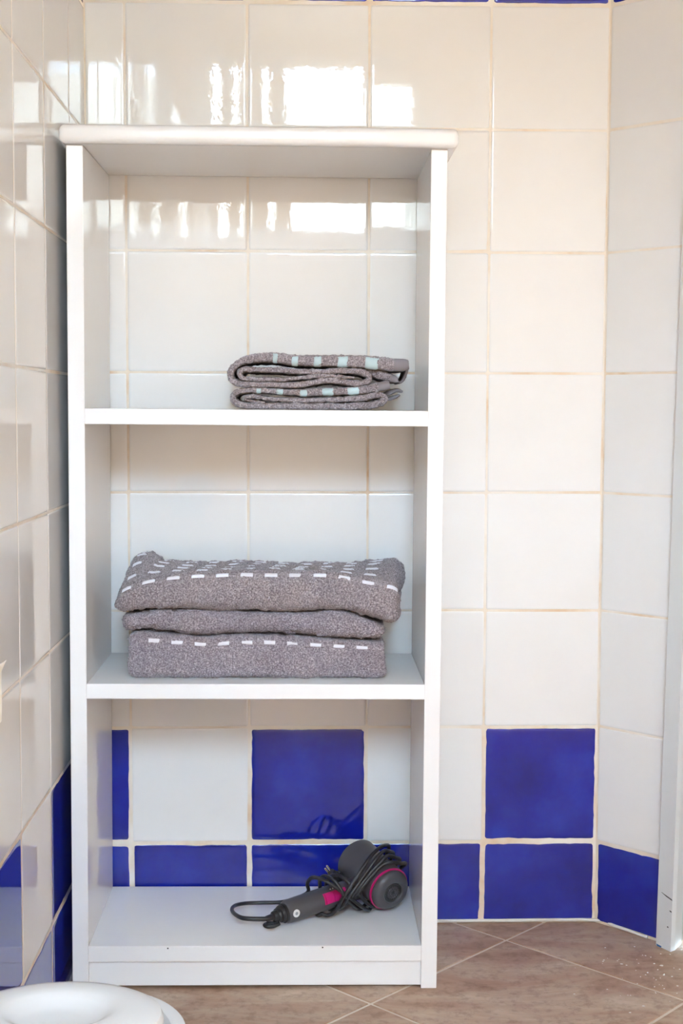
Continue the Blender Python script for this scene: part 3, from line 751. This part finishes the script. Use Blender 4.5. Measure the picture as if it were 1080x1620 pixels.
# cord: leaves the handle, loops back behind it and is wound round the barrel and handle
CORD = [(0.285, -0.205, 0.0858), (0.2681, -0.203, 0.0882), (0.2536, -0.19, 0.0884), (0.2452, -0.165, 0.0871), (0.2479, -0.14, 0.0849), (0.2643, -0.12, 0.0814), (0.2918, -0.115, 0.0804), (0.3227, -0.115, 0.0813), (0.3485, -0.115, 0.0885), (0.366, -0.12, 0.0998), (0.365, -0.125, 0.1153), (0.3711, -0.138, 0.1293), (0.3821, -0.155, 0.1353), (0.395, -0.172, 0.1361), (0.4142, -0.172, 0.1227), (0.4326, -0.162, 0.1054), (0.4513, -0.15, 0.0863), (0.4645, -0.13, 0.0723), (0.4758, -0.09, 0.0613), (0.4998, -0.035, 0.0799), (0.52, -0.05, 0.1124), (0.5266, -0.09, 0.1359), (0.5154, -0.13, 0.1498), (0.5033, -0.142, 0.1561), (0.4868, -0.146, 0.1534), (0.4684, -0.15, 0.1372), (0.45, -0.156, 0.1166), (0.4361, -0.15, 0.0968), (0.4203, -0.13, 0.0789), (0.4022, -0.11, 0.0757), (0.3878, -0.1, 0.0913), (0.3855, -0.12, 0.1186), (0.3914, -0.145, 0.1348), (0.4032, -0.165, 0.1377), (0.4151, -0.172, 0.1278), (0.4232, -0.172, 0.1133), (0.4361, -0.15, 0.0905), (0.4571, -0.11, 0.069), (0.4923, -0.035, 0.0778), (0.5132, -0.04, 0.1144), (0.5175, -0.085, 0.1407), (0.509, -0.118, 0.1552), (0.4947, -0.132, 0.1631), (0.481, -0.141, 0.1538), (0.4654, -0.149, 0.14), (0.4489, -0.158, 0.1225), (0.4297, -0.158, 0.0977), (0.4201, -0.14, 0.0796), (0.4053, -0.11, 0.0694), (0.3952, -0.09, 0.0843), (0.398, -0.11, 0.1161), (0.4088, -0.135, 0.1333), (0.4237, -0.152, 0.133), (0.4377, -0.158, 0.1216), (0.4523, -0.15, 0.1009), (0.4663, -0.135, 0.0826), (0.4846, -0.08, 0.064), (0.4979, -0.03, 0.0891), (0.5057, -0.04, 0.1254), (0.5069, -0.085, 0.1514), (0.4988, -0.115, 0.1647), (0.4888, -0.127, 0.1699), (0.477, -0.139, 0.1625), (0.4613, -0.149, 0.1442), (0.4457, -0.16, 0.1264), (0.4315, -0.166, 0.109), (0.4196, -0.16, 0.0903), (0.3999, -0.125, 0.073), (0.3846, -0.115, 0.083), (0.3792, -0.145, 0.0849), (0.3863, -0.158, 0.0793), (0.3973, -0.162, 0.0766), (0.4094, -0.165, 0.0839), (0.4173, -0.17, 0.1002), (0.4262, -0.172, 0.1154), (0.4384, -0.166, 0.1327), (0.4529, -0.155, 0.1504), (0.4676, -0.142, 0.1667), (0.4807, -0.125, 0.1734), (0.4921, -0.105, 0.172), (0.5005, -0.07, 0.1572), (0.494, -0.02, 0.1186), (0.4607, -0.02, 0.0968), (0.4276, -0.05, 0.1021), (0.4172, -0.085, 0.1199)]
def push(p):
    for (o_, a_, l0, l1, r) in ((RC, ax, -.002, Lb+.02, .0395), (HE, ha, .0, Lh, .0214)):
        d = p-o_; t_ = d.dot(a_)
        if l0 < t_ < l1:
            rad = d-a_*t_; l = rad.length
            if l < r: p = o_+a_*t_+rad*(r/max(l, 1e-4))
    if p.z < SH3+.0029: p.z = SH3+.0029
    return p
start = HE-ha*.030
cp = [start, HE-ha*.036+Vector((-.001, 0, .0))]+[Vector(q) for q in CORD[1:]]
dense = [push(p) if i > 20 else (p if p.z > SH3+.0029 else Vector((p.x, p.y, SH3+.0029))) for i, p in enumerate(catmull(cp, 6))]
cd = L_(tube('power_cord', dense, lambda t: .0040-.0009*min(1, t*22), M['cord'], hd, 2, 10))
L_(tube('hanging_loop', [HE+Vector((-.008, -.006, -.0155)), HE+Vector((-.016, -.011, -.0172)), HE+Vector((-.026, -.013, -.0176)), HE+Vector((-.031, -.008, -.0172)), HE+Vector((-.025, -.003, -.0168)), HE+Vector((-.012, -.003, -.0165))], .0032, M['dryer_black'], hd))
pl = L_(lathe('plug', [(0, 0), (.005, 0), (.0085, .004), (.0095, .012), (.0075, .020), (.0075, .024), (0, .024)], (.4210, -.080, .1050), (-.55, -.2, .45), M['dryer_black'], hd, 20))
pa = Vector((-.55, -.2, .75)).normalized(); pc = Vector((.4210, -.080, .1050))+Vector((-.55, -.2, .45)).normalized()*.023
for sgn in (-1, 1):
    o_ = pc+Vector((.2, .9, 0)).normalized()*(.0065*sgn)
    lathe('pin', [(0, 0), (.0017, 0), (.0017, .014), (.001, .0155), (0, .0155)], o_, (-.55, -.2, .75), M['metal'], pl, 12)

# ------------------------------------------------------------------ bin and paper roll
bn = thing('waste_bin', 'round white plastic bathroom bin with a dished lid, cut off at the bottom left corner', 'bin', (.137, -.995, 0))
BR = .108
lathe('bin_body', [(0, .0006), (.080, .0006), (.084, .004), (.100, .258), (.1095, .270), (.1110, .275), (.1100, .2785), (.104, .2800), (.096, .2790), (.091, .274), (.086, .262), (.07, .01), (0, .01)], (0, 0, 0), (0, 0, 1), M['bin'], bn, 96)
lathe('bin_lid', [(0, .2960), (.022, .2965), (.033, .2985), (.041, .3035), (.0465, .3070), (.051, .3082), (.058, .3085), (.072, .3075), (.081, .3055), (.0868, .3025), (.0888, .2975), (.0885, .2850), (.084, .2695), (0, .2695)], (-.008, -.028, .010), (0, 0, 1), M['bin'], bn, 96, sx=.84, sy=1.12)
lathe('lid_stud', [(0, 0), (.0032, 0), (.0034, .0012), (.0022, .0022), (0, .0024)], (.012, .011, .3130), (0, -.3, 1), M['bin'], bn, 20)
pr = thing('toilet_roll', 'white toilet paper roll in its holder on the left tiled wall, barely in frame', 'toilet roll', (.0695, -1.27, .652))
prof = [(.020, -.048), (.055, -.048), (.0562, -.046), (.0562, .046), (.055, .048), (.020, .048)]
ro = lathe('paper_roll', prof+[prof[0]], (0, 0, 0), (0, 1, 0), M['paper'], pr, 64)
lathe('cardboard_core', [(.0195, -.047), (.0199, -.047), (.0199, .047), (.0195, .047), (.0195, -.047)], (0, 0, 0), (0, 1, 0), M['card'], pr, 32)
fp = []
for i, (x, z) in enumerate([(.0568, -.01), (.0575, .006), (.0572, .020), (.0575, .030), (.0600, .036), (.0615, .039)]):
    fp.append([(x+.0006*math.sin(j*2), -.047+.094*j/8, z+.001*math.sin(j*1.3)*i/5+.004*(j-8)/8*i/5) for j in range(9)])
P = np.array(fp); P2_ = np.concatenate([P, P[::-1]-np.array([.0006, 0, 0])]); 
grid('loose_sheet', P2_, M['paper'], pr, closed_v=False)
hr = lathe('holder_rod', [(0, -.062), (.006, -.062), (.006, .062), (0, .062)], (0, 0, 0), (0, 1, 0), M['chrome'], pr, 20)
tube('holder_arm', [(0, .058, 0), (0, .062, .0), (-.01, .063, .0), (-.050, .063, 0), (-.068, .063, 0)], .005, M['chrome'], pr)
lathe('holder_mount', [(0, 0), (.016, 0), (.016, .004), (.013, .006), (0, .006)], (-.0702, .063, 0), (1, 0, 0), M['chrome'], pr, 24)
